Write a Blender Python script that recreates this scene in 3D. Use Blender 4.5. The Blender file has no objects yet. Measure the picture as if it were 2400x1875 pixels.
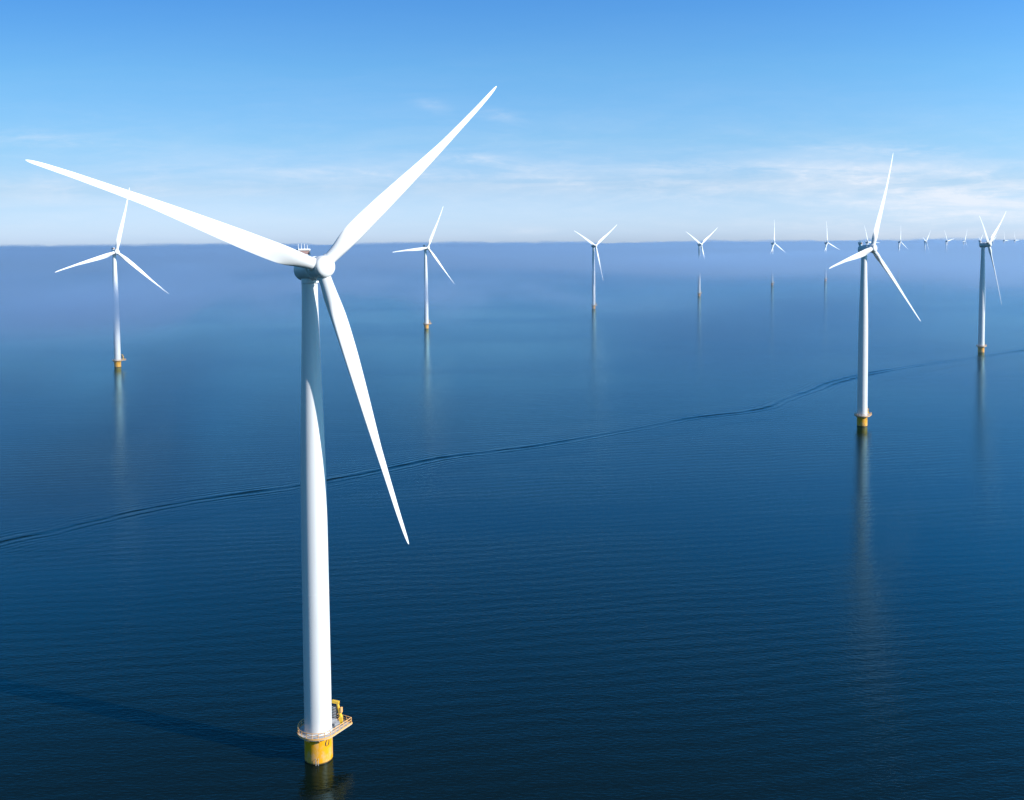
import bpy, math, random
import numpy as np
from mathutils import Matrix, Vector

# ------------------------------------------------------------------ camera, sky, sun, exposure
S = bpy.context.scene
COL = S.collection
PI = math.pi
CAM_H = 99.48
PITCH, ROLL = 0.05644, -0.00807
cam = bpy.data.objects.new('camera', bpy.data.cameras.new('camera'))
COL.objects.link(cam)
cam.data.sensor_width = 36.0
cam.data.lens = 2333.68 / 2400 * 36
cam.data.shift_y = -234.57 / 2400
cam.data.clip_start = 1.0
cam.data.clip_end = 200000
fw = Vector((0, math.cos(PITCH), -math.sin(PITCH)))
up = Vector((0, math.sin(PITCH), math.cos(PITCH)))
rt = Vector((1, 0, 0))
r2 = math.cos(ROLL) * rt + math.sin(ROLL) * up
u2 = -math.sin(ROLL) * rt + math.cos(ROLL) * up
m = Matrix((r2, u2, -fw)).transposed().to_4x4()
m.translation = (0, 0, CAM_H)
cam.matrix_world = m
S.camera = cam

SUN_AZ, SUN_EL = math.radians(67.0), math.radians(27.0)      # azimuth from -Y towards +X
SUN_DIR = Vector((math.sin(SUN_AZ) * math.cos(SUN_EL), -math.cos(SUN_AZ) * math.cos(SUN_EL), math.sin(SUN_EL)))
sun = bpy.data.objects.new('sun', bpy.data.lights.new('sun', 'SUN'))
COL.objects.link(sun)
sun.data.energy = 3.8
sun.data.angle = math.radians(0.5)
sun.data.color = (1.0, 0.955, 0.90)
sun.rotation_euler = SUN_DIR.to_track_quat('Z', 'Y').to_euler()

S.view_settings.view_transform = 'Standard'
S.view_settings.look = 'None'
S.view_settings.exposure = 0.62
S.view_settings.gamma = 1.0
S.view_settings.use_curve_mapping = False
S.render.film_transparent = False
S.cycles.max_bounces = 8
S.cycles.volume_bounces = 2
S.cycles.use_denoising = True
S.cycles.caustics_reflective = False
S.cycles.caustics_refractive = False


class NT:
    """small helper round a node tree"""
    def __init__(self, tree):
        self.t = tree
        self.n = tree.nodes
        self.l = tree.links

    def node(self, kind, **kw):
        nd = self.n.new(kind)
        for k, v in kw.items():
            setattr(nd, k, v)
        return nd

    def put(self, sock, v):
        if hasattr(v, 'is_linked') or isinstance(v, bpy.types.NodeSocket):
            self.l.new(v, sock)
        else:
            sock.default_value = v

    def math(self, op, a, b=None, c=None, clamp=False):
        nd = self.node('ShaderNodeMath', operation=op, use_clamp=clamp)
        self.put(nd.inputs[0], a)
        if b is not None:
            self.put(nd.inputs[1], b)
        if c is not None:
            self.put(nd.inputs[2], c)
        return nd.outputs[0]

    def noise(self, vec, scale, detail=4, rough=0.55, dist=0.0):
        nd = self.node('ShaderNodeTexNoise')
        self.put(nd.inputs['Vector'], vec)
        nd.inputs['Scale'].default_value = scale
        nd.inputs['Detail'].default_value = detail
        nd.inputs['Roughness'].default_value = rough
        nd.inputs['Distortion'].default_value = dist
        return nd.outputs['Fac']

    def mapping(self, vec, scale=(1, 1, 1), rot=(0, 0, 0), loc=(0, 0, 0)):
        nd = self.node('ShaderNodeMapping')
        self.put(nd.inputs['Vector'], vec)
        nd.inputs['Scale'].default_value = scale
        nd.inputs['Rotation'].default_value = rot
        nd.inputs['Location'].default_value = loc
        return nd.outputs[0]

    def ramp(self, fac, lo, hi, smooth=True):
        nd = self.node('ShaderNodeMapRange', interpolation_type='SMOOTHSTEP' if smooth else 'LINEAR')
        self.put(nd.inputs[0], fac)
        nd.inputs[1].default_value = lo
        nd.inputs[2].default_value = hi
        return nd.outputs[0]

    def mix(self, fac, a, b, blend='MIX'):
        nd = self.node('ShaderNodeMix', data_type='RGBA', blend_type=blend)
        self.put(nd.inputs[0], fac)
        self.put(nd.inputs[6], a)
        self.put(nd.inputs[7], b)
        return nd.outputs[2]


# sky: Nishita daylight with thin streaks of cirrus low over the horizon
W = bpy.data.worlds.new('World')
S.world = W
W.use_nodes = True
w = NT(W.node_tree)
w.n.clear()
sky = w.node('ShaderNodeTexSky', sky_type='NISHITA', sun_disc=False)
sky.sun_elevation = SUN_EL
sky.sun_rotation = PI - SUN_AZ
sky.altitude = 100
sky.air_density = 1.0
sky.dust_density = 0.6
sky.ozone_density = 1.5
tc = w.node('ShaderNodeTexCoord')
sep = w.node('ShaderNodeSeparateXYZ')
w.l.new(tc.outputs['Generated'], sep.inputs[0])
ydir = w.math('MAXIMUM', sep.outputs[1], 0.05)
U = w.math('DIVIDE', sep.outputs[0], ydir)                 # tangent of the bearing
V = w.math('DIVIDE', sep.outputs[2], ydir)                 # tangent of the elevation
# sky tint by elevation; unseen part above frame shaped for water reflections and shade
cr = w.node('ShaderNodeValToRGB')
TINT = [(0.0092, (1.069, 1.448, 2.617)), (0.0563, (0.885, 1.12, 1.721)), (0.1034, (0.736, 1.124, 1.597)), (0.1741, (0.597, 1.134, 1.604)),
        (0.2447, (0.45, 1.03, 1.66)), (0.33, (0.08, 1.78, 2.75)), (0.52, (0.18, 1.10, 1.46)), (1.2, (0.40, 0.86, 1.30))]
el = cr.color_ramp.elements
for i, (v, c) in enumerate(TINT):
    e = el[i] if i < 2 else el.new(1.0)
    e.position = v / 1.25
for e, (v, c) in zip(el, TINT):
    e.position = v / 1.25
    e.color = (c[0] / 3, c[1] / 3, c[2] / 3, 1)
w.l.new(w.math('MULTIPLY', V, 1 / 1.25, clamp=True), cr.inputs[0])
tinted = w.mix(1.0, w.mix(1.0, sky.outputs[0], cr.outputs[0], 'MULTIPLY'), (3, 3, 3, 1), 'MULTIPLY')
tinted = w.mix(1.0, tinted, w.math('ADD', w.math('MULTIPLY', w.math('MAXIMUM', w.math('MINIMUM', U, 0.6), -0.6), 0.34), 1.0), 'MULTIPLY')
comb = w.node('ShaderNodeCombineXYZ')
w.l.new(U, comb.inputs[0])
w.l.new(V, comb.inputs[1])
# (bearing, elevation, half width, half height, strength, slope)
BANKS = [(0.42, 0.052, 0.14, 0.024, 0.72, -0.06), (0.34, 0.069, 0.055, 0.006, 0.45, -0.05),
         (-0.032, 0.083, 0.045, 0.006, 0.60, -0.12), (0.045, 0.060, 0.045, 0.010, 0.45, -0.1),
         (0.17, 0.052, 0.075, 0.013, 0.42, -0.08), (-0.47, 0.109, 0.09, 0.008, 0.32, -0.08),
         (-0.15, 0.072, 0.12, 0.007, 0.30, -0.04), (-0.012, 0.128, 0.02, 0.006, 0.35, -0.2),
         (-0.075, 0.137, 0.02, 0.006, 0.22, -0.2), (0.02, 0.012, 0.03, 0.004, 0.30, 0.0),
         (0.40, 0.090, 0.09, 0.006, 0.32, -0.03), (0.2, 0.075, 0.14, 0.005, 0.30, -0.01),
         (-0.40, 0.060, 0.10, 0.008, 0.22, -0.03), (0.46, 0.026, 0.16, 0.024, 0.68, 0.0)]
total = None
for (bu, bv, su, sv, amp, sl) in BANKS:
    du = w.math('SUBTRACT', U, bu)
    dv = w.math('SUBTRACT', w.math('SUBTRACT', V, bv), w.math('MULTIPLY', du, sl))
    a = w.math('DIVIDE', du, su)
    b = w.math('DIVIDE', dv, sv)
    q = w.math('ADD', w.math('MULTIPLY', a, a), w.math('MULTIPLY', b, b))
    g = w.math('MULTIPLY', w.math('EXPONENT', w.math('MULTIPLY', q, -1.0)), amp)
    total = g if total is None else w.math('ADD', total, g)
n1 = w.noise(w.mapping(comb.outputs[0], (5, 38, 1), (0, 0, 0.05)), 1.0, 7, 0.62, 0.6)
n3 = w.noise(w.mapping(comb.outputs[0], (60, 210, 1), (0, 0, 0.2)), 1.0, 4, 0.65, 0.8)
n2 = w.noise(w.mapping(comb.outputs[0], (22, 95, 1), (0, 0, 0.12)), 1.0, 5, 0.6, 0.4)
streak = w.math('ADD', w.math('MULTIPLY', w.ramp(n1, 0.36, 0.68), 0.75), w.math('MULTIPLY', w.ramp(n2, 0.35, 0.75), w.math('ADD', w.math('MULTIPLY', w.ramp(n3, 0.3, 0.7), 0.4), 0.2)))
wide = w.math('MULTIPLY', w.math('EXPONENT', w.math('MULTIPLY', w.math('ABSOLUTE', w.math('SUBTRACT', V, 0.06)), -24.0)), 0.34)
cl = w.math('MULTIPLY', w.math('ADD', total, wide), streak, clamp=True)
fac = w.math('MULTIPLY', cl, 0.80)
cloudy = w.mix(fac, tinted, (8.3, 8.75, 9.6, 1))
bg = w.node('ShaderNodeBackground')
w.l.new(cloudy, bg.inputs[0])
bg.inputs[1].default_value = 0.0685
wo = w.node('ShaderNodeOutputWorld')
w.l.new(bg.outputs[0], wo.inputs[0])


# ------------------------------------------------------------------ materials
def material(name):
    mt = bpy.data.materials.new(name)
    mt.use_nodes = True
    t = NT(mt.node_tree)
    t.n.clear()
    out = t.node('ShaderNodeOutputMaterial')
    return mt, t, out


def paint(name, color, rough=0.4, dirt=(0.5, 0.45, 0.4), dirt_amt=0.0, scale=0.8, stretch=(1, 1, 1), metal=0.0):
    mt, t, out = material(name)
    b = t.node('ShaderNodeBsdfPrincipled')
    co = t.node('ShaderNodeTexCoord').outputs['Object']
    n = t.noise(t.mapping(co, stretch), scale, 6, 0.6)
    f = t.math('MULTIPLY', t.ramp(n, 0.48, 0.78), dirt_amt)
    t.l.new(t.mix(f, (*color, 1), (*dirt, 1)), b.inputs['Base Color'])
    t.put(b.inputs['Roughness'], t.math('ADD', t.math('MULTIPLY', n, 0.15), rough - 0.07))
    b.inputs['Metallic'].default_value = metal
    t.l.new(b.outputs[0], out.inputs[0])
    return mt


M_WHITE = paint('blade_white', (0.80, 0.80, 0.79), 0.36, (0.68, 0.67, 0.64), 0.35, 0.5)
M_TOWER = paint('tower_white', (0.80, 0.80, 0.79), 0.38, (0.66, 0.64, 0.60), 0.40, 0.55, (2.2, 2.2, 0.12))
M_NACELLE = paint('nacelle_white', (0.76, 0.77, 0.77), 0.4, (0.6, 0.6, 0.58), 0.4, 0.7)
M_RAIL = paint('railing_yellow', (0.84, 0.45, 0.15), 0.5, (0.80, 0.58, 0.40), 0.5, 1.5)
M_CRANE = paint('crane_yellow', (0.80, 0.48, 0.03), 0.42, (0.6, 0.42, 0.2), 0.4, 1.5)
M_GALV = paint('galvanised_deck', (0.48, 0.47, 0.45), 0.5, (0.3, 0.28, 0.26), 0.6, 1.2)
M_CAB = paint('cabinet_grey', (0.36, 0.37, 0.39), 0.45, (0.2, 0.2, 0.2), 0.4, 1.2)
M_DARK = paint('dark_steel', (0.05, 0.05, 0.055), 0.5, (0.1, 0.09, 0.08), 0.4, 2)
M_RAD = paint('radiator_fins', (0.24, 0.14, 0.125), 0.6, (0.14, 0.09, 0.08), 0.5, 4, (1, 1, 8))
M_INK = paint('black_stencil', (0.02, 0.02, 0.02), 0.5)


def foundation_material():
    mt, t, out = material('foundation_yellow')
    b = t.node('ShaderNodeBsdfPrincipled')
    co = t.node('ShaderNodeTexCoord').outputs['Object']
    sp = t.node('ShaderNodeSeparateXYZ')
    t.l.new(co, sp.inputs[0])
    z = sp.outputs[2]
    n = t.noise(t.mapping(co, (1, 1, 0.6), loc=(3, 1, 0)), 0.55, 5, 0.6)
    n2 = t.noise(t.mapping(co, (3.5, 3.5, 0.25)), 0.9, 5, 0.6)
    pale = t.math('MULTIPLY', t.ramp(n, 0.48, 0.68), 0.50)
    c = t.mix(pale, (0.84, 0.39, 0.006, 1), (0.76, 0.49, 0.30, 1))
    c = t.mix(t.math('MULTIPLY', t.ramp(n2, 0.55, 0.8), 0.5), c, (0.42, 0.22, 0.06, 1))
    wet = t.math('SUBTRACT', 1.0, t.ramp(t.math('ADD', z, t.math('MULTIPLY', n2, 0.25)), 0.22, 0.5))
    c = t.mix(wet, c, (0.05, 0.045, 0.02, 1))
    t.l.new(c, b.inputs['Base Color'])
    b.inputs['Roughness'].default_value = 0.42
    t.l.new(b.outputs[0], out.inputs[0])
    return mt


M_TP = foundation_material()


def water_material():
    mt, t, out = material('sea_water')
    co = t.node('ShaderNodeTexCoord').outputs['Object']
    chop = t.noise(t.mapping(co, (0.42, 1.0, 1), (0, 0, 0.10)), 1.6, 3, 0.55, 0.3)
    ripple = t.noise(t.mapping(co, (0.36, 1.0, 1), (0, 0, -0.12)), 0.60, 4, 0.55, 0.5)
    swell = t.noise(t.mapping(co, (0.25, 1.0, 1), (0, 0, 0.18)), 0.055, 3, 0.5, 0.4)
    wav = t.node('ShaderNodeTexWave', wave_type='BANDS', bands_direction='Y', wave_profile='SIN')
    t.l.new(t.mapping(co, (1, 1, 1), (0, 0, -0.17)), wav.inputs['Vector'])
    wav.inputs['Scale'].default_value = 0.055
    wav.inputs['Distortion'].default_value = 7.0
    wav.inputs['Detail'].default_value = 3.0
    wav.inputs['Detail Scale'].default_value = 0.35
    patch = t.ramp(t.noise(t.mapping(co, (0.5, 1.0, 1)), 0.006, 4, 0.55), 0.35, 0.7)
    h = t.math('MULTIPLY', chop, t.math('ADD', t.math('MULTIPLY', patch, 0.05), 0.042))
    h = t.math('ADD', h, t.math('MULTIPLY', ripple, t.math('ADD', t.math('MULTIPLY', patch, 0.055), 0.030)))
    h = t.math('ADD', h, t.math('MULTIPLY', wav.outputs['Fac'], t.math('ADD', t.math('MULTIPLY', patch, 0.026), 0.010)))
    h = t.math('ADD', h, t.math('MULTIPLY', swell, 0.09))
    bp = t.node('ShaderNodeBump')
    bp.inputs['Strength'].default_value = 1.0
    bp.inputs['Distance'].default_value = 1.0
    t.l.new(h, bp.inputs['Height'])
    deep = t.node('ShaderNodeBsdfDiffuse')
    big = t.noise(t.mapping(co, (0.5, 1, 1)), 0.004, 4, 0.55)
    t.l.new(t.mix(t.ramp(big, 0.3, 0.7), (0.0030, 0.0066, 0.0050, 1), (0.0034, 0.0080, 0.0064, 1)), deep.inputs['Color'])
    gl = t.node('ShaderNodeBsdfGlossy')
    gl.inputs['Color'].default_value = (0.50, 0.84, 0.99, 1)
    gl.inputs['Roughness'].default_value = 0.10
    t.l.new(bp.outputs[0], gl.inputs['Normal'])
    fr = t.node('ShaderNodeFresnel')
    fr.inputs['IOR'].default_value = 1.335
    t.l.new(bp.outputs[0], fr.inputs['Normal'])
    mx = t.node('ShaderNodeMixShader')
    t.l.new(fr.outputs[0], mx.inputs[0])
    t.l.new(deep.outputs[0], mx.inputs[1])
    t.l.new(gl.outputs[0], mx.inputs[2])
    t.l.new(mx.outputs[0], out.inputs[0])
    return mt


M_SEA = water_material()


def volume_material(name, color, density, aniso):
    mt, t, out = material(name)
    v = t.node('ShaderNodeVolumePrincipled')
    v.inputs['Color'].default_value = (*color, 1)
    v.inputs['Density'].default_value = density
    v.inputs['Anisotropy'].default_value = aniso
    t.l.new(v.outputs[0], out.inputs['Volume'])
    return mt


def fog_material():
    """fog whose density follows the place: lifted veils near, a deck that reaches the water farther out"""
    mt, t, out = material('sea_fog')
    v = t.node('ShaderNodeVolumePrincipled')
    v.inputs['Color'].default_value = (0.51, 0.70, 0.94, 1)
    v.inputs['Anisotropy'].default_value = 0.3
    co = t.node('ShaderNodeTexCoord').outputs['Object']
    sp = t.node('ShaderNodeSeparateXYZ')
    t.l.new(co, sp.inputs[0])
    x, y, z = sp.outputs
    R = t.math('SQRT', t.math('ADD', t.math('MULTIPLY', x, x), t.math('MULTIPLY', y, y)))
    n = t.noise(t.mapping(co, (1 / 430, 1 / 520, 1 / 240)), 1.0, 3, 0.55)
    # drifting veils: (x, y, half width, half depth, amount)
    n_fine = t.noise(t.mapping(co, (1 / 170, 1 / 480, 1 / 70), loc=(5, 2, 0)), 1.0, 3, 0.6, 0.5)
    amt = thick = None
    for (cx, cy, sx, sy, a) in ((-290, 760, 120, 160, 5.5), (-500, 880, 170, 240, 5.0), (-90, 960, 150, 200, 4.0), (-330, 1250, 300, 260, 2.4), (640, 1200, 150, 300, 3.6),
                                (300, 1600, 130, 300, -4.2), (530, 1960, 220, 320, -3.4), (740, 2230, 180, 230, -3.4)):
        dx = t.math('MULTIPLY', t.math('SUBTRACT', x, cx), 1 / sx)
        dy = t.math('MULTIPLY', t.math('SUBTRACT', y, cy), 1 / sy)
        g = t.math('MULTIPLY', t.math('EXPONENT', t.math('MULTIPLY', t.math('ADD', t.math('MULTIPLY', dx, dx), t.math('MULTIPLY', dy, dy)), -1.0)), a)
        if a > 0:
            amt = g if amt is None else t.math('ADD', amt, g)
        else:
            thick = t.math('MULTIPLY', g, -1.0) if thick is None else t.math('SUBTRACT', thick, g)
    zc = t.math('ADD', t.math('MULTIPLY', n, 30.0), 40.0)
    q = t.math('MULTIPLY', t.math('SUBTRACT', z, zc), 1 / 13.0)
    bell = t.math('EXPONENT', t.math('MULTIPLY', t.math('MULTIPLY', q, q), -1.0))
    wisp = t.math('MULTIPLY', t.ramp(n, 0.36, 0.62), t.ramp(n_fine, 0.42, 0.62))
    q2 = t.math('MULTIPLY', t.math('SUBTRACT', z, t.math('ADD', t.math('MULTIPLY', n, 12.0), 57.0)), 1 / 9.5)
    bell2 = t.math('EXPONENT', t.math('MULTIPLY', t.math('MULTIPLY', q2, q2), -1.0))
    veil = t.math('MULTIPLY', t.math('MULTIPLY', amt, wisp), bell)
    veil = t.math('ADD', veil, t.math('MULTIPLY', t.math('MULTIPLY', thick, t.math('ADD', t.math('MULTIPLY', n_fine, 0.6), 0.5)), bell2))
    # the deck
    rr = t.math('ADD', R, t.math('ADD', t.math('MULTIPLY', n, 1400.0), t.math('MULTIPLY', t.math('DIVIDE', x, R), 900.0)))
    deck = t.math('MULTIPLY', t.ramp(rr, 1750.0, 3600.0), t.math('ADD', t.math('MULTIPLY', t.ramp(n_fine, 0.34, 0.66), 0.9), 0.35))
    low = t.math('SUBTRACT', 1.0, t.ramp(t.math('ADD', R, t.math('MULTIPLY', n, 1600.0)), 2500.0, 4300.0))
    zl = t.math('MULTIPLY', low, 44.0)
    lower = t.ramp(t.math('SUBTRACT', z, zl), -4.0, 44.0)
    top = t.math('ADD', t.math('ADD', t.math('MULTIPLY', t.ramp(R, 2500.0, 6500.0), 56.0), 66.0), t.math('MULTIPLY', n, 14.0))
    upper = t.math('DIVIDE', t.math('SUBTRACT', top, z), t.math('ADD', t.math('MULTIPLY', t.ramp(R, 4500.0, 7000.0), 30.0), 9.0), clamp=True)
    d = t.math('MULTIPLY', t.math('MULTIPLY', deck, lower), upper)
    thin = t.math('MULTIPLY', t.math('SUBTRACT', 84.0, z), 1 / 30.0, clamp=True)
    dens = t.math('ADD', t.math('MULTIPLY', veil, 1 / 190.0), t.math('MULTIPLY', d, 1 / 420.0))
    dens = t.math('ADD', dens, t.math('MULTIPLY', thin, 1 / 4500.0))
    t.l.new(dens, v.inputs['Density'])
    t.l.new(v.outputs[0], out.inputs['Volume'])
    mt.cycles.volume_step_rate = FOG_STEP
    return mt


FOG_STEP = 0.05
M_FOG = fog_material()


# ------------------------------------------------------------------ mesh building
class MB:
    def __init__(self):
        self.v, self.f = [], []

    def grid(self, rings, close=True, cap0=False, cap1=False):
        """rings of equal length, skinned in order"""
        b = len(self.v)
        n = len(rings[0])
        for r in rings:
            self.v += [tuple(p) for p in r]
        for i in range(len(rings) - 1):
            for j in range(n if close else n - 1):
                k = (j + 1) % n
                self.f.append((b + i * n + j, b + i * n + k, b + (i + 1) * n + k, b + (i + 1) * n + j))
        if cap0:
            self.f.append(tuple(b + j for j in reversed(range(n))))
        if cap1:
            self.f.append(tuple(b + (len(rings) - 1) * n + j for j in range(n)))
        return self

    def lathe(self, prof, n=48, axis='Z', cap0=False, cap1=False, c=(0, 0, 0)):
        rings = []
        for (h, r) in prof:
            ring = []
            for j in range(n):
                a = 2 * PI * j / n
                if axis == 'Z':
                    ring.append((c[0] + r * math.cos(a), c[1] + r * math.sin(a), c[2] + h))
                else:
                    ring.append((c[0] + r * math.sin(a), c[1] + h, c[2] + r * math.cos(a)))
            rings.append(ring)
        return self.grid(rings, True, cap0, cap1)

    def box(self, x0, x1, y0, y1, z0, z1, bev=0.0, mtx=None):
        b = bev
        def ring(z, s):
            x0_, x1_, y0_, y1_ = x0 + s, x1 - s, y0 + s, y1 - s
            k = b if s == 0 else 0.0
            if b == 0:
                p = [(x0_, y0_, z), (x1_, y0_, z), (x1_, y1_, z), (x0_, y1_, z)]
            else:
                k = b * 0.7
                p = [(x0_ + k, y0_, z), (x1_ - k, y0_, z), (x1_, y0_ + k, z), (x1_, y1_ - k, z),
                     (x1_ - k, y1_, z), (x0_ + k, y1_, z), (x0_, y1_ - k, z), (x0_, y0_ + k, z)]
            return p
        if b == 0:
            rings = [ring(z0, 0), ring(z1, 0)]
        else:
            rings = [ring(z0, b), ring(z0 + b, 0), ring(z1 - b, 0), ring(z1, b)]
        if mtx is not None:
            rings = [[tuple(mtx @ Vector(p)) for p in r] for r in rings]
        return self.grid(rings, True, True, True)

    def tube(self, pts, r, n=8, close=False):
        pts = [Vector(p) for p in pts]
        rings = []
        N = len(pts)
        for i, p in enumerate(pts):
            a = pts[(i - 1) % N] if (close or i > 0) else p
            c = pts[(i + 1) % N] if (close or i < N - 1) else p
            d = (c - a).normalized()
            ref = Vector((0, 0, 1)) if abs(d.z) < 0.9 else Vector((1, 0, 0))
            s = d.cross(ref).normalized()
            u = s.cross(d)
            rr = r[i] if isinstance(r, (list, tuple)) else r
            rings.append([tuple(p + rr * (math.cos(2 * PI * j / n) * s + math.sin(2 * PI * j / n) * u)) for j in range(n)])
        if close:
            rings.append(rings[0])
            return self.grid(rings, True)
        return self.grid(rings, True, True, True)

    def build(self, name, mat, parent=None, smooth=True, angle=35):
        me = bpy.data.meshes.new(name)
        me.from_pydata(self.v, [], self.f)
        me.validate()
        if smooth:
            for p in me.polygons:
                p.use_smooth = True
            me.set_sharp_from_angle(angle=math.radians(angle))
        me.update()
        me.materials.append(mat)
        o = bpy.data.objects.new(name, me)
        COL.objects.link(o)
        if parent is not None:
            o.parent = parent
        return o


# ------------------------------------------------------------------ the sea
def sheet(name, half, mat):
    mb = MB()
    k = 24
    xs = [-half + 2 * half * i / k for i in range(k + 1)]
    mb.grid([[(x, y, 0.0) for x in xs] for y in xs], close=False)
    o = mb.build(name, mat, smooth=False)
    return o


sea = sheet('sea', 60000.0, M_SEA)
sea['kind'] = 'structure'

# the wake: a bent line of low waves left behind by a boat
WAKE = [(-183.5, 315.2), (-173.8, 331.6), (-163.4, 343.4), (-146.9, 363.9), (-127.2, 383.4), (-108.6, 396.0), (-88.5, 407.8),
        (-76.0, 418.5), (-57.2, 436.7), (-34.1, 459.2), (-12.3, 471.8), (8.1, 483.1), (47.8, 513.9), (78.4, 539.5), (102.7, 560.4),
        (132.9, 576.2), (153.8, 593.5), (166.5, 615.9), (184.0, 640.1), (202.8, 663.8), (221.9, 690.0), (253.7, 727.0),
        (292.5, 765.5), (330.4, 795.9), (375.3, 828.6), (460.4, 891.9), (534.4, 936.0), (640.0, 1000.0)]


def spline(pts, per=14):
    out = []
    P = [Vector((*p, 0)) for p in pts]
    for i in range(len(P) - 1):
        p0, p1, p2, p3 = P[max(i - 1, 0)], P[i], P[i + 1], P[min(i + 2, len(P) - 1)]
        for k in range(per):
            t = k / per
            out.append(0.5 * ((2 * p1) + (p2 - p0) * t + (2 * p0 - 5 * p1 + 4 * p2 - p3) * t * t + (3 * p1 - p0 - 3 * p2 + p3) * t ** 3))
    out.append(P[-1])
    return out


def make_wake():
    path = spline(WAKE)
    # soften the bends so the offset lines do not cross
    offs = np.arange(-26.0, 26.01, 0.4)
    rnd = np.random.RandomState(4)
    nz = np.convolve(rnd.normal(size=len(path) + 60), np.ones(30) / 30, 'valid')[:len(path)]
    nz2 = np.convolve(rnd.normal(size=len(path) + 60), np.ones(14) / 14, 'valid')[:len(path)]
    rings = []
    N = len(path)
    for i, p in enumerate(path):
        a, b = path[max(i - 9, 0)], path[min(i + 9, N - 1)]
        d = (b - a).normalized()
        nrm = Vector((d.y, -d.x, 0))                       # towards the camera side
        ring = []
        endf = min(1.0, i / 12, (N - 1 - i) / 12)
        for s in offs:
            e = max(0.0, 1 - (abs(s) / 26.0)) ** 0.8
            c = s + 5.0 * nz[i]
            k1 = max(0.42, 0.75 + 2.2 * nz2[i] + 0.8 * nz[i])
            h = k1 * (-0.24 * math.exp(-((c - 1.4) / 1.3) ** 2) + 0.24 * math.exp(-((c + 1.2) / 1.3) ** 2))
            h += max(0.0, 0.5 + 3.5 * nz[i]) * 0.15 * (math.exp(-((c - 5.0) / 0.9) ** 2) - math.exp(-((c - 6.6) / 0.9) ** 2))
            h += (0.085 + 0.15 * nz2[i]) * math.sin(c * 2 * PI / 3.4 + nz[i] * 9) * math.exp(-abs(c) / 13.0)
            ring.append((p.x + nrm.x * s, p.y + nrm.y * s, max(0.015 + (0.36 + 0.66 * i / N) * (0.25 + h) * e * endf, 0.012)))
        rings.append(ring)
    return MB().grid(rings, close=False).build('wake', M_SEA, angle=180)


wake = make_wake()
wake['kind'] = 'structure'


# ------------------------------------------------------------------ the turbine
HUB_Z, ROT_R, TILT, OVER, FLEX = 95.0, 54.0, 0.08882, 4.556, 6.1
DECK = 5.62


def airfoil(n, tc):
    """closed loop of n points, x 0 (leading) .. 1 (trailing), y thickness"""
    pts = []
    for j in range(n):
        a = 2 * PI * j / n
        x = 0.5 * (1 - math.cos(a))
        yt = 5 * tc * (0.2969 * math.sqrt(x) - 0.1260 * x - 0.3516 * x * x + 0.2843 * x ** 3 - 0.1036 * x ** 4)
        camber = 0.05 * 4 * x * (1 - x) * (1 if tc < 0.9 else 0)
        pts.append((x, camber + (yt if a < PI else -yt)))
    return pts


def interp(x, tab):
    return float(np.interp(x, [t[0] for t in tab], [t[1] for t in tab]))


def smooth01(x):
    x = max(0.0, min(1.0, x))
    return x * x * (3 - 2 * x)


CHORD = [(1.2, 2.35), (3, 2.35), (5, 2.75), (7, 3.25), (9, 3.50), (12, 3.46), (17, 3.24), (23, 2.73), (29, 2.15), (35, 1.55),
         (41, 1.18), (47, 0.93), (51.5, 0.70), (53.0, 0.50), (53.6, 0.32), (53.87, 0.17), (54.0, 0.05)]
LEAD = [(1.2, 1.175), (3, 1.175), (6, 1.36), (9, 1.46), (12, 1.43), (17, 1.41), (23, 1.32), (29, 1.21), (35, 1.05), (41, 0.84), (47, 0.68),
        (51.5, 0.44), (53, 0.24), (53.6, 0.12), (54, -0.02)]
THICK = [(1.2, 1.0), (3, 1.0), (5, 0.80), (7, 0.60), (9, 0.47), (12, 0.36), (18, 0.29), (26, 0.24), (40, 0.20), (54, 0.17)]
TWIST = [(1.2, 8.7), (6, 8.7), (10, 7.7), (16, 5.8), (24, 4.2), (34, 2.9), (44, 2.0), (54, 1.3)]


def make_blade(parent):
    n = 40
    rs = list(np.concatenate([np.linspace(1.2, 12, 28), np.linspace(12.8, 50, 40), np.linspace(50.7, 53.2, 7), [53.5, 53.7, 53.85, 53.94, 54.0]]))
    rings = []
    for r in rs:
        # smooth lookups a little
        c = np.mean([interp(r + d, CHORD) for d in (-0.8, 0, 0.8)]) if 2 < r < 52 else interp(r, CHORD)
        le = np.mean([interp(r + d, LEAD) for d in (-0.8, 0, 0.8)]) if 2 < r < 52 else interp(r, LEAD)
        tcx = np.mean([interp(r + d, THICK) for d in (-1, 0, 1)]) if 2 < r < 52 else interp(r, THICK)
        tw = math.radians(interp(r, TWIST))
        k = smooth01((r - 2.6) / 7.0)
        af = airfoil(n, tcx * 0.98)
        f = r / ROT_R
        fwd_ = FLEX * (1.31 * f - 0.31 * f * f)
        ring = []
        for j, (x, y) in enumerate(af):
            a = 2 * PI * j / n
            cx, cy = 0.5 * (1 - math.cos(a)), 0.5 * math.sin(a)
            px = (1 - k) * cx + k * x
            py = (1 - k) * cy + k * y
            X = le - px * c
            Y = py * c
            # twist about the pitch axis: the leading edge turns into the wind (-Y)
            xr = X * math.cos(tw) + Y * math.sin(tw)
            yr = -X * math.sin(tw) + Y * math.cos(tw)
            ring.append((xr, yr - fwd_, float(r)))
        rings.append(ring)
    return MB().grid(rings, True, True, True).build('blade', M_WHITE, parent, angle=50)


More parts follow.
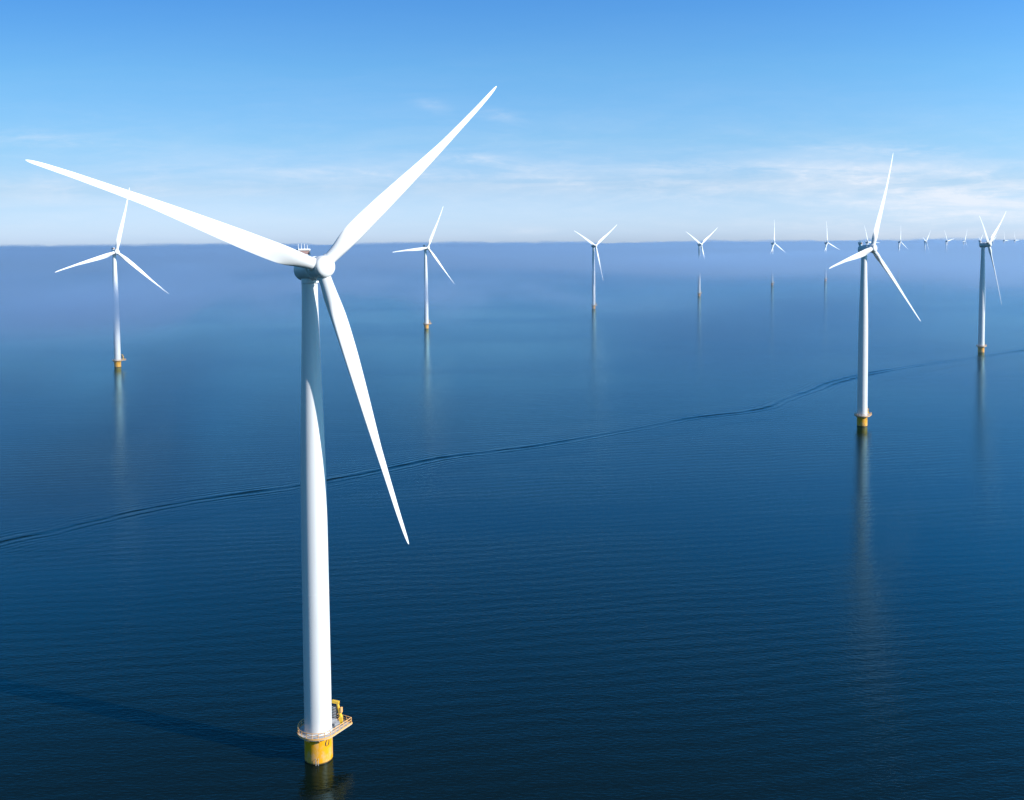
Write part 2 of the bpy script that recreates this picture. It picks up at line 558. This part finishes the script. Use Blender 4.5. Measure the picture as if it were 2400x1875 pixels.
def make_turbine():
    root = bpy.data.objects.new('wind_turbine', None)
    COL.objects.link(root)
    root.empty_display_size = 5
    # foundation
    fo = MB().lathe([(-6, 2.70), (0, 2.70), (2.6, 2.70), (DECK - 0.62, 2.70), (DECK - 0.60, 2.80), (DECK - 0.42, 2.80)], 72).build('foundation', M_TP, root)
    # stencilled number: two strokes of an open oval, bent round the foundation
    mb = MB()
    a0, z0 = math.radians(49.5), 3.92
    def on_tp(u, v, off):
        a = a0 + u / 2.7
        return ((2.7 + off) * math.sin(a), -(2.7 + off) * math.cos(a), z0 + v)
    for (t0, t1, w0) in ((100, 262, 0.10), (-78, 52, 0.10)):
        rings = []
        for i in range(17):
            t = math.radians(t0 + (t1 - t0) * i / 16)
            ww = w0 * (0.55 + 0.75 * math.sin(PI * i / 16))
            ring = []
            for (dr, off) in ((-ww, 0.004), (ww, 0.004), (ww, 0.02), (-ww, 0.02)):
                uu = (0.40 + dr) * math.cos(t) + 0.10 * math.sin(t)
                vv = (0.60 + dr) * math.sin(t)
                ring.append(on_tp(uu, vv, off))
            rings.append(ring)
        mb.grid(rings, True, True, True)
    mb.build('number_marking', M_INK, fo, smooth=False)
    # short ladder reaching down to the water
    mb = MB()
    for da in (-0.08, 0.08):
        a = math.radians(5) + da
        mb.tube([(2.95 * math.sin(a), -2.95 * math.cos(a), -1.5), (2.95 * math.sin(a), -2.95 * math.cos(a), 1.1),
                 (2.72 * math.sin(a), -2.72 * math.cos(a), 1.25)], 0.05, 8)
    for i in range(7):
        z = -0.9 + 0.27 * i
        mb.tube([(2.95 * math.sin(math.radians(5) + d), -2.95 * math.cos(math.radians(5) + d), z) for d in (-0.08, 0.08)], 0.022, 6)
    mb.build('ladder', M_GALV, fo)
    # brackets under the platform
    for adeg in (-28, 14, 100, 160, 220, 285):
        a = math.radians(adeg)
        rm = Matrix.Rotation(a, 4, 'Z')
        mb = MB()
        prof = [(-2.70, DECK - 1.35), (-2.70, DECK - 0.43), (-3.75, DECK - 0.43), (-3.75, DECK - 0.60)]
        ring0 = [tuple(rm @ Vector((-0.11, y, z))) for y, z in prof]
        ring1 = [tuple(rm @ Vector((0.11, y, z))) for y, z in prof]
        mb.grid([ring0, ring1], True, True, True)
        mb.build('bracket', M_RAIL, fo, smooth=False)
    # platform: a ring round the tower with a laydown area stretching back on one side
    U_ = Vector((0.50, 0.866, 0))
    N_ = Vector((0.866, -0.50, 0))
    RO = 3.95
    outline = []
    n_start = math.atan2(N_.y, N_.x)
    rect = [N_ * RO + U_ * 5.35, N_ * 0.6 + U_ * 5.35, N_ * 0.6 + U_ * math.sqrt(RO * RO - 0.36)]
    a_end = math.atan2(rect[2].y, rect[2].x)
    if a_end < n_start:
        a_end += 2 * PI
    # arc runs from the inner corner of the rectangle the long way round to the tangent point
    arc = [(RO * math.cos(a), RO * math.sin(a)) for a in np.linspace(a_end, n_start + 2 * PI, 64)]
    outline = [Vector((x, y, 0)) for x, y in arc] + rect[:2]
    n_o = len(outline)
    inner = []
    for p in outline:
        q = p.normalized() * 2.67
        inner.append(q)
    zt, zb = DECK, DECK - 0.30
    zb2 = DECK - 0.42
    ringA = [(q.x, q.y, zt) for q in inner]
    ringB = [(p.x, p.y, zt) for p in outline]
    ringC = [(p.x, p.y, zb) for p in outline]
    ringD = [(q.x, q.y, zb) for q in inner]
    pf = MB().grid([ringA, ringB, ringC, ringD, ringA]).build('platform', M_GALV, root, smooth=False)
    # toe board
    mb = MB()
    sc = [p * 1.003 for p in outline]
    def loop(z, k):
        return [(p.x * k, p.y * k, z) for p in outline]
    mb.grid([loop(zt - 0.16, 1.004), loop(zt - 0.16, 1.016), loop(zt + 0.16, 1.016), loop(zt + 0.16, 1.004), loop(zt - 0.16, 1.004)])
    mb.build('toe_board', M_RAIL, pf, smooth=False)
    # railing
    mb = MB()
    dense = []
    for i in range(n_o):
        p, q = outline[i], outline[(i + 1) % n_o]
        k = max(1, int((q - p).length / 0.4))
        dense += [p.lerp(q, j / k) for j in range(k)]
    for zz, rr in ((1.12, 0.065), (0.62, 0.045)):
        mb.tube([(p.x * 0.985, p.y * 0.985, zt + zz) for p in dense], rr, 6, close=True)
    acc = 1e9
    for i in range(len(dense)):
        if acc > 0.95:
            p = dense[i]
            mb.tube([(p.x * 0.985, p.y * 0.985, zt + 0.003), (p.x * 0.985, p.y * 0.985, zt + 1.12)], 0.062, 6)
            acc = 0
        acc += (dense[(i + 1) % len(dense)] - dense[i]).length
    mb.build('railing', M_RAIL, pf)
    # crane
    cb = N_ * 2.25 + U_ * 4.1
    mb = MB()
    mb.box(cb.x - 0.36, cb.x + 0.36, cb.y - 0.36, cb.y + 0.36, zt + 0.003, zt + 1.5, 0.05)
    mb.tube([(cb.x, cb.y, zt + 1.45), (cb.x - 0.25, cb.y, zt + 2.4), (cb.x - 0.62, cb.y + 0.05, zt + 4.1)], [0.34, 0.28, 0.25], 20)
    ax = Vector((-0.97, 0.22, 0)).normalized()
    ang = math.atan2(ax.y, ax.x)
    mt = Matrix.Translation((cb.x - 0.62, cb.y + 0.05, zt + 4.35)) @ Matrix.Rotation(ang, 4, 'Z') @ Matrix.Rotation(-0.10, 4, 'Y')
    mb.box(-0.35, 1.15, -0.24, 0.24, -0.36, 0.2, 0.04, mt)
    cr = mb.build('crane', M_CRANE, root, angle=30)
    mb = MB()
    mb.box(0.30, 0.66, -0.28, 0.28, 2.3, 3.35, 0.05, Matrix.Translation((cb.x - 0.34, cb.y, zt)) @ Matrix.Rotation(-0.3, 4, 'Z'))
    mb.build('winch_box', M_RAIL, cr, angle=30)
    mb = MB()
    e = mt @ Vector((1.0, 0, -0.36))
    mb.tube([e, (e.x, e.y, zt + 1.9)], 0.03, 6)
    mb.lathe([(1.5, 0.02), (1.55, 0.12), (1.8, 0.14), (1.92, 0.05)], 12, c=(e.x, e.y, zt))
    mb.build('hook_block', M_DARK, cr)
    # ladder with safety cage beside the tower, grey cabinets
    mb = MB()
    lb = N_ * 1.0 + U_ * 3.35
    rm = Matrix.Translation((lb.x, lb.y, zt)) @ Matrix.Rotation(-0.5, 4, 'Z')
    mb.box(-0.62, 0.62, 0.05, 0.45, 0.9, 3.6, 0.03, rm)
    st = mb.build('equipment_rack', M_DARK, root, angle=30)
    mb = MB()
    for i in range(8):
        z = 1.05 + i * 0.32
        mb.box(-0.5, 0.5, -0.02, 0.046, z, z + 0.09, 0, rm)
    mb.build('louvre', M_WHITE, st, smooth=False)
    for (nn, uu, hx, hy, hz, rz) in ((1.15, 2.85, 0.55, 0.40, 1.15, 0.3), (2.5, 2.6, 0.5, 0.35, 0.85, 0.5), (1.9, 3.45, 0.4, 0.3, 0.7, 0.2)):
        b = N_ * nn + U_ * uu
        if b.length < 3.35:
            b = b.normalized() * 3.4
        mb = MB()
        mb.box(-hx, hx, -hy, hy, 0.003, hz, 0.04, Matrix.Translation((b.x, b.y, zt)) @ Matrix.Rotation(rz, 4, 'Z'))
        mb.build('cabinet', M_CAB, root, angle=30)
    # tower
    prof = [(DECK - 0.42, 2.62), (12, 2.62), (30, 2.56), (45, 2.50), (56, 2.40), (64, 2.22), (72, 1.98), (80, 1.72), (87, 1.55), (91, 1.50), (92.6, 1.48)]
    hs = sorted(set(list(np.linspace(DECK - 0.42, 92.6, 60))))
    pr = [(h, float(np.mean([interp(min(max(h + d, DECK - 0.42), 92.6), prof) for d in (-3, -1.5, 0, 1.5, 3)]))) for h in hs]
    tw = MB().lathe(pr, 96).build('tower', M_TOWER, root)
    for zz in (33.0, 62.0):
        rr = interp(zz, pr)
        MB().lathe([(zz - 0.07, rr - 0.02), (zz - 0.07, rr + 0.012), (zz + 0.07, rr + 0.012), (zz + 0.07, rr - 0.02)], 96).build('flange_ring', M_TOWER, tw)
    rr = interp(DECK + 0.3, pr)
    MB().lathe([(DECK + 0.004, rr + 0.15), (DECK + 0.16, rr + 0.15), (DECK + 0.16, rr - 0.03)], 72).build('flange_ring', M_TOWER, tw)
    # nacelle, local frame: rotor axis along -Y, origin on the tower axis at hub height
    na = MB().lathe([(-2.72, 1.70), (-2.70, 2.10), (-2.62, 2.20), (-1.30, 2.22), (-1.25, 2.14), (-1.15, 2.13), (0.5, 2.14), (1.8, 2.12),
                     (2.35, 2.06), (2.62, 1.92), (2.74, 1.68), (2.78, 1.3), (2.80, 0.02)], 64, 'Y', cap0=True, cap1=True).build('nacelle', M_NACELLE, root)
    MB().lathe([(-2.75, 1.42), (-2.70, 1.62), (-1.80, 1.62)], 48).build('yaw_collar', M_NACELLE, na)
    mb = MB()
    mb.box(-0.95, 0.95, 1.55, 2.40, 1.75, 2.70, 0.03)
    mb.box(-1.32, 1.32, 1.25, 2.65, 2.702, 2.86, 0.04)
    mb.box(-1.30, 1.30, 1.42, 2.60, 3.66, 3.98, 0.06)
    for sx in (-1.28, 1.14):
        mb.box(sx, sx + 0.14, 1.50, 2.50, 2.862, 3.658, 0.02)
    ra = mb.build('cooler', M_WHITE, na, angle=30)
    mb = MB()
    mb.box(-1.135, 1.135, 1.66, 2.35, 2.864, 3.656)
    mb.build('radiator', M_RAD, ra, smooth=False)
    for x, h in ((-0.95, 1.0), (-0.30, 1.05), (0.36, 1.0), (0.95, 0.8)):
        MB().lathe([(3.982, 0.085), (4.09, 0.085), (4.10, 0.065), (3.98 + h, 0.055)], 10, c=(x, 2.0, 0), cap1=True).build('mast', M_WHITE, ra)
    mb = MB()
    mb.box(-0.5, 0.5, -0.6, 0.5, 2.08, 2.24, 0.04)
    mb.build('hatch', M_NACELLE, na, angle=30)
    # hub
    hb = MB().lathe([(1.84, 1.70), (1.80, 1.95), (1.50, 2.05), (0.6, 2.12), (-0.5, 2.12), (-1.12, 2.06), (-1.20, 1.96), (-1.28, 1.95),
                     (-1.32, 2.03), (-1.55, 2.02), (-1.80, 1.93), (-2.02, 1.74), (-2.18, 1.42), (-2.28, 0.95), (-2.34, 0.45), (-2.35, 0.02)],
                    64, 'Y', cap0=True, cap1=True).build('hub', M_WHITE, root)
    bl = make_blade(root)
    b2, b3 = bl.copy(), bl.copy()
    for b in (b2, b3):
        COL.objects.link(b)
        b.parent = root
    collar = MB()
    collar.lathe([(1.0, 1.30), (2.25, 1.30), (2.28, 1.26), (2.28, 1.10)], 48)
    c0 = collar.build('root_collar', M_WHITE, bl)
    for b in (b2, b3):
        c = c0.copy()
        COL.objects.link(c)
        c.parent = b
    return root


def pose(root, x, y, yaw, phase):
    root.location = (x, y, 0)
    hubm = Matrix.Translation((0, 0, HUB_Z)) @ Matrix.Rotation(math.radians(yaw), 4, 'Z') @ Matrix.Rotation(-TILT, 4, 'X')
    k = 0
    for ch in root.children:
        kind = ch.name.split('.')[0]
        if kind == 'nacelle':
            ch.matrix_basis = hubm
        elif kind == 'hub':
            ch.matrix_basis = hubm @ Matrix.Translation((0, -OVER, 0)) @ Matrix.Rotation(-math.radians(phase), 4, 'Y')
        elif kind == 'blade':
            a = math.radians(phase - 120 * k)
            k += 1
            # blade +Z to (cos a, 0, sin a)
            ch.matrix_basis = hubm @ Matrix.Translation((0, -OVER, 0)) @ Matrix.Rotation(PI / 2 - a, 4, 'Y')


def copy_tree(o, parent=None):
    c = o.copy()
    COL.objects.link(c)
    if parent is not None:
        c.parent = parent
    for ch in list(o.children):
        copy_tree(ch, c)
    return c


# x, y, yaw, phase, label
TURBINES = [
    (-38.26, 188.2, 39.95, 162.09, 'largest white wind turbine, nearest the camera, yellow base with railed platform and number'),
    (188.08, 531.76, 40.98, -169.44, 'second largest white wind turbine, one blade almost upright, standing in front of the dark wake'),
    (-327.39, 821.38, 43.18, -162.78, 'white wind turbine whose upper blade crosses behind the left blade of the largest turbine'),
    (-101.5, 1174.12, 40.22, -174.5, 'white wind turbine just right of the nearest turbine, one blade pointing level to the left'),
    (123.17, 1501.14, 40.55, 155.8, 'Y shaped white wind turbine with its whole tower clear of fog down to the water'),
    (414.69, 876.89, 50.74, 153.46, 'white wind turbine at the right edge, two raised blades, yellow base beside the dark wake'),
    (344.63, 1831.45, 40.8, 154.92, 'Y shaped white wind turbine whose tower middle is hidden by a fog bank'),
    (591.34, 2260.66, 50.82, -146.03, 'wind turbine with an upright blade, only its rotor and lowest tower showing through fog'),
    (781.7, 2481.1, 45.4, 100.0, 'small white turbine first left of the second largest one, tower sunk in fog'),
    (999.1, 2806.4, 41.4, 118.0, 'distant white turbine peeping out behind the nacelle of the second largest turbine'),
    (1217.5, 3133.3, 51.4, 94.0, 'distant white turbine, one upright blade, first to the right of the second largest turbine'),
    (1431.7, 3453.9, 49.4, 46.0, 'distant turbine above fog with a blade leaning up right, second right of the second largest'),
    (1642.5, 3769.2, 45.4, 10.0, 'distant white turbine above fog with a blade stretching almost level to the right'),
    (1848.9, 4078.1, 49.4, 64.0, 'faint distant turbine, one blade nearly upright, first left of the turbine with two raised blades'),
    (2063.4, 4399.1, 51.4, 42.0, 'faint distant turbine showing just above the nacelle of the turbine with two raised blades'),
    (2265.9, 4702.2, 49.4, 28.0, 'faint distant turbine just right of the hub of the turbine with two raised blades'),
    (2474.3, 5014.0, 49.4, 118.0, 'faint distant turbine on the fog horizon, last but one at the right picture edge'),
    (2692.5, 5340.5, 47.4, 121.0, 'faintest and farthest turbine on the fog horizon, last in the row at the picture edge'),
]
proto = make_turbine()
roots = []
for i, (x, y, yaw, ph, lab) in enumerate(TURBINES):
    r = proto if i == 0 else copy_tree(proto)
    roots.append(r)
for r, (x, y, yaw, ph, lab) in zip(roots, TURBINES):
    pose(r, x, y, yaw, ph)
    r['label'] = lab
    r['category'] = 'wind turbine'
    r['group'] = 'wind turbines standing in the sea'


# ------------------------------------------------------------------ the fog lying on the sea
def vnoise(x, y, seed):
    rs = np.random.RandomState(seed)
    T = rs.rand(256, 256)
    xi, yi = np.floor(x).astype(int), np.floor(y).astype(int)
    fx, fy = x - xi, y - yi
    fx = fx * fx * fx * (fx * (fx * 6 - 15) + 10)
    fy = fy * fy * fy * (fy * (fy * 6 - 15) + 10)
    g = lambda a, b: T[a % 256, b % 256]
    return (g(xi, yi) * (1 - fx) + g(xi + 1, yi) * fx) * (1 - fy) + (g(xi, yi + 1) * (1 - fx) + g(xi + 1, yi + 1) * fx) * fy


def fbm(x, y, seed, octv=5, gain=0.5):
    s, a, t = 0, 1, 0
    for k in range(octv):
        s = s + a * vnoise(x * 2 ** k + 17 * k, y * 2 ** k + 31 * k, seed + k)
        t += a
        a *= gain
    return s / t


def sstep(a, b, x):
    t = np.clip((x - a) / (b - a), 0, 1)
    return t * t * (3 - 2 * t)


def closed_sheet(name, X, Y, ZT, ZB, mat):
    """closed body between two height fields; where they meet the body ends"""
    n, mcol = X.shape
    th = ZT - ZB
    on = th > 0.05
    vid_t = -np.ones(X.shape, int)
    vid_b = -np.ones(X.shape, int)
    verts, faces = [], []
    quad = on[:-1, :-1] | on[1:, :-1] | on[:-1, 1:] | on[1:, 1:]
    need = np.zeros(X.shape, bool)
    for a in (0, 1):
        for b in (0, 1):
            need[a:n - 1 + a, b:mcol - 1 + b] |= quad
    border = np.zeros(X.shape, bool)
    border[0, :] = border[-1, :] = border[:, 0] = border[:, -1] = True
    for i in range(n):
        for j in range(mcol):
            if not need[i, j]:
                continue
            if on[i, j] and not border[i, j]:
                vid_t[i, j] = len(verts); verts.append((X[i, j], Y[i, j], ZT[i, j]))
                vid_b[i, j] = len(verts); verts.append((X[i, j], Y[i, j], ZB[i, j]))
            else:
                zz = 0.5 * (ZT[i, j] + ZB[i, j])
                vid_t[i, j] = vid_b[i, j] = len(verts); verts.append((X[i, j], Y[i, j], zz))
    for i in range(n - 1):
        for j in range(mcol - 1):
            if quad[i, j]:
                t4 = (vid_t[i, j], vid_t[i, j + 1], vid_t[i + 1, j + 1], vid_t[i + 1, j])
                b4 = (vid_b[i, j], vid_b[i + 1, j], vid_b[i + 1, j + 1], vid_b[i, j + 1])
                if set(t4) != set(b4):
                    faces.append(t4)
                    faces.append(b4)
    mb = MB()
    mb.v, mb.f = verts, faces
    return mb.build(name, mat, angle=180)


def make_fog():
    az = np.radians(np.linspace(-38, 38, 420))
    rad = np.exp(np.linspace(math.log(430), math.log(15000), 130))
    A, R = np.meshgrid(az, rad)
    X, Y = R * np.sin(A), R * np.cos(A)
    n_far = fbm(X / 300, Y / 700, 37, 4, 0.6)
    top = 80 + 5 * sstep(2500, 6000, R)
    ridge = sstep(5600, 6800, R) * (1 - 0.6 * sstep(8500, 10500, R))
    top = top + ridge * (16 + 105 * (n_far - 0.5) - 9 * np.sin(A) / 0.45)
    bot = 22 * (1 - sstep(2000, 3500, R)) + 1.0
    b = closed_sheet('fog_bank', X, Y, top, bot, M_FOG)
    b['kind'] = 'stuff'
    b['label'] = 'pale blue sea fog lying over the far water up to the horizon'


make_fog()
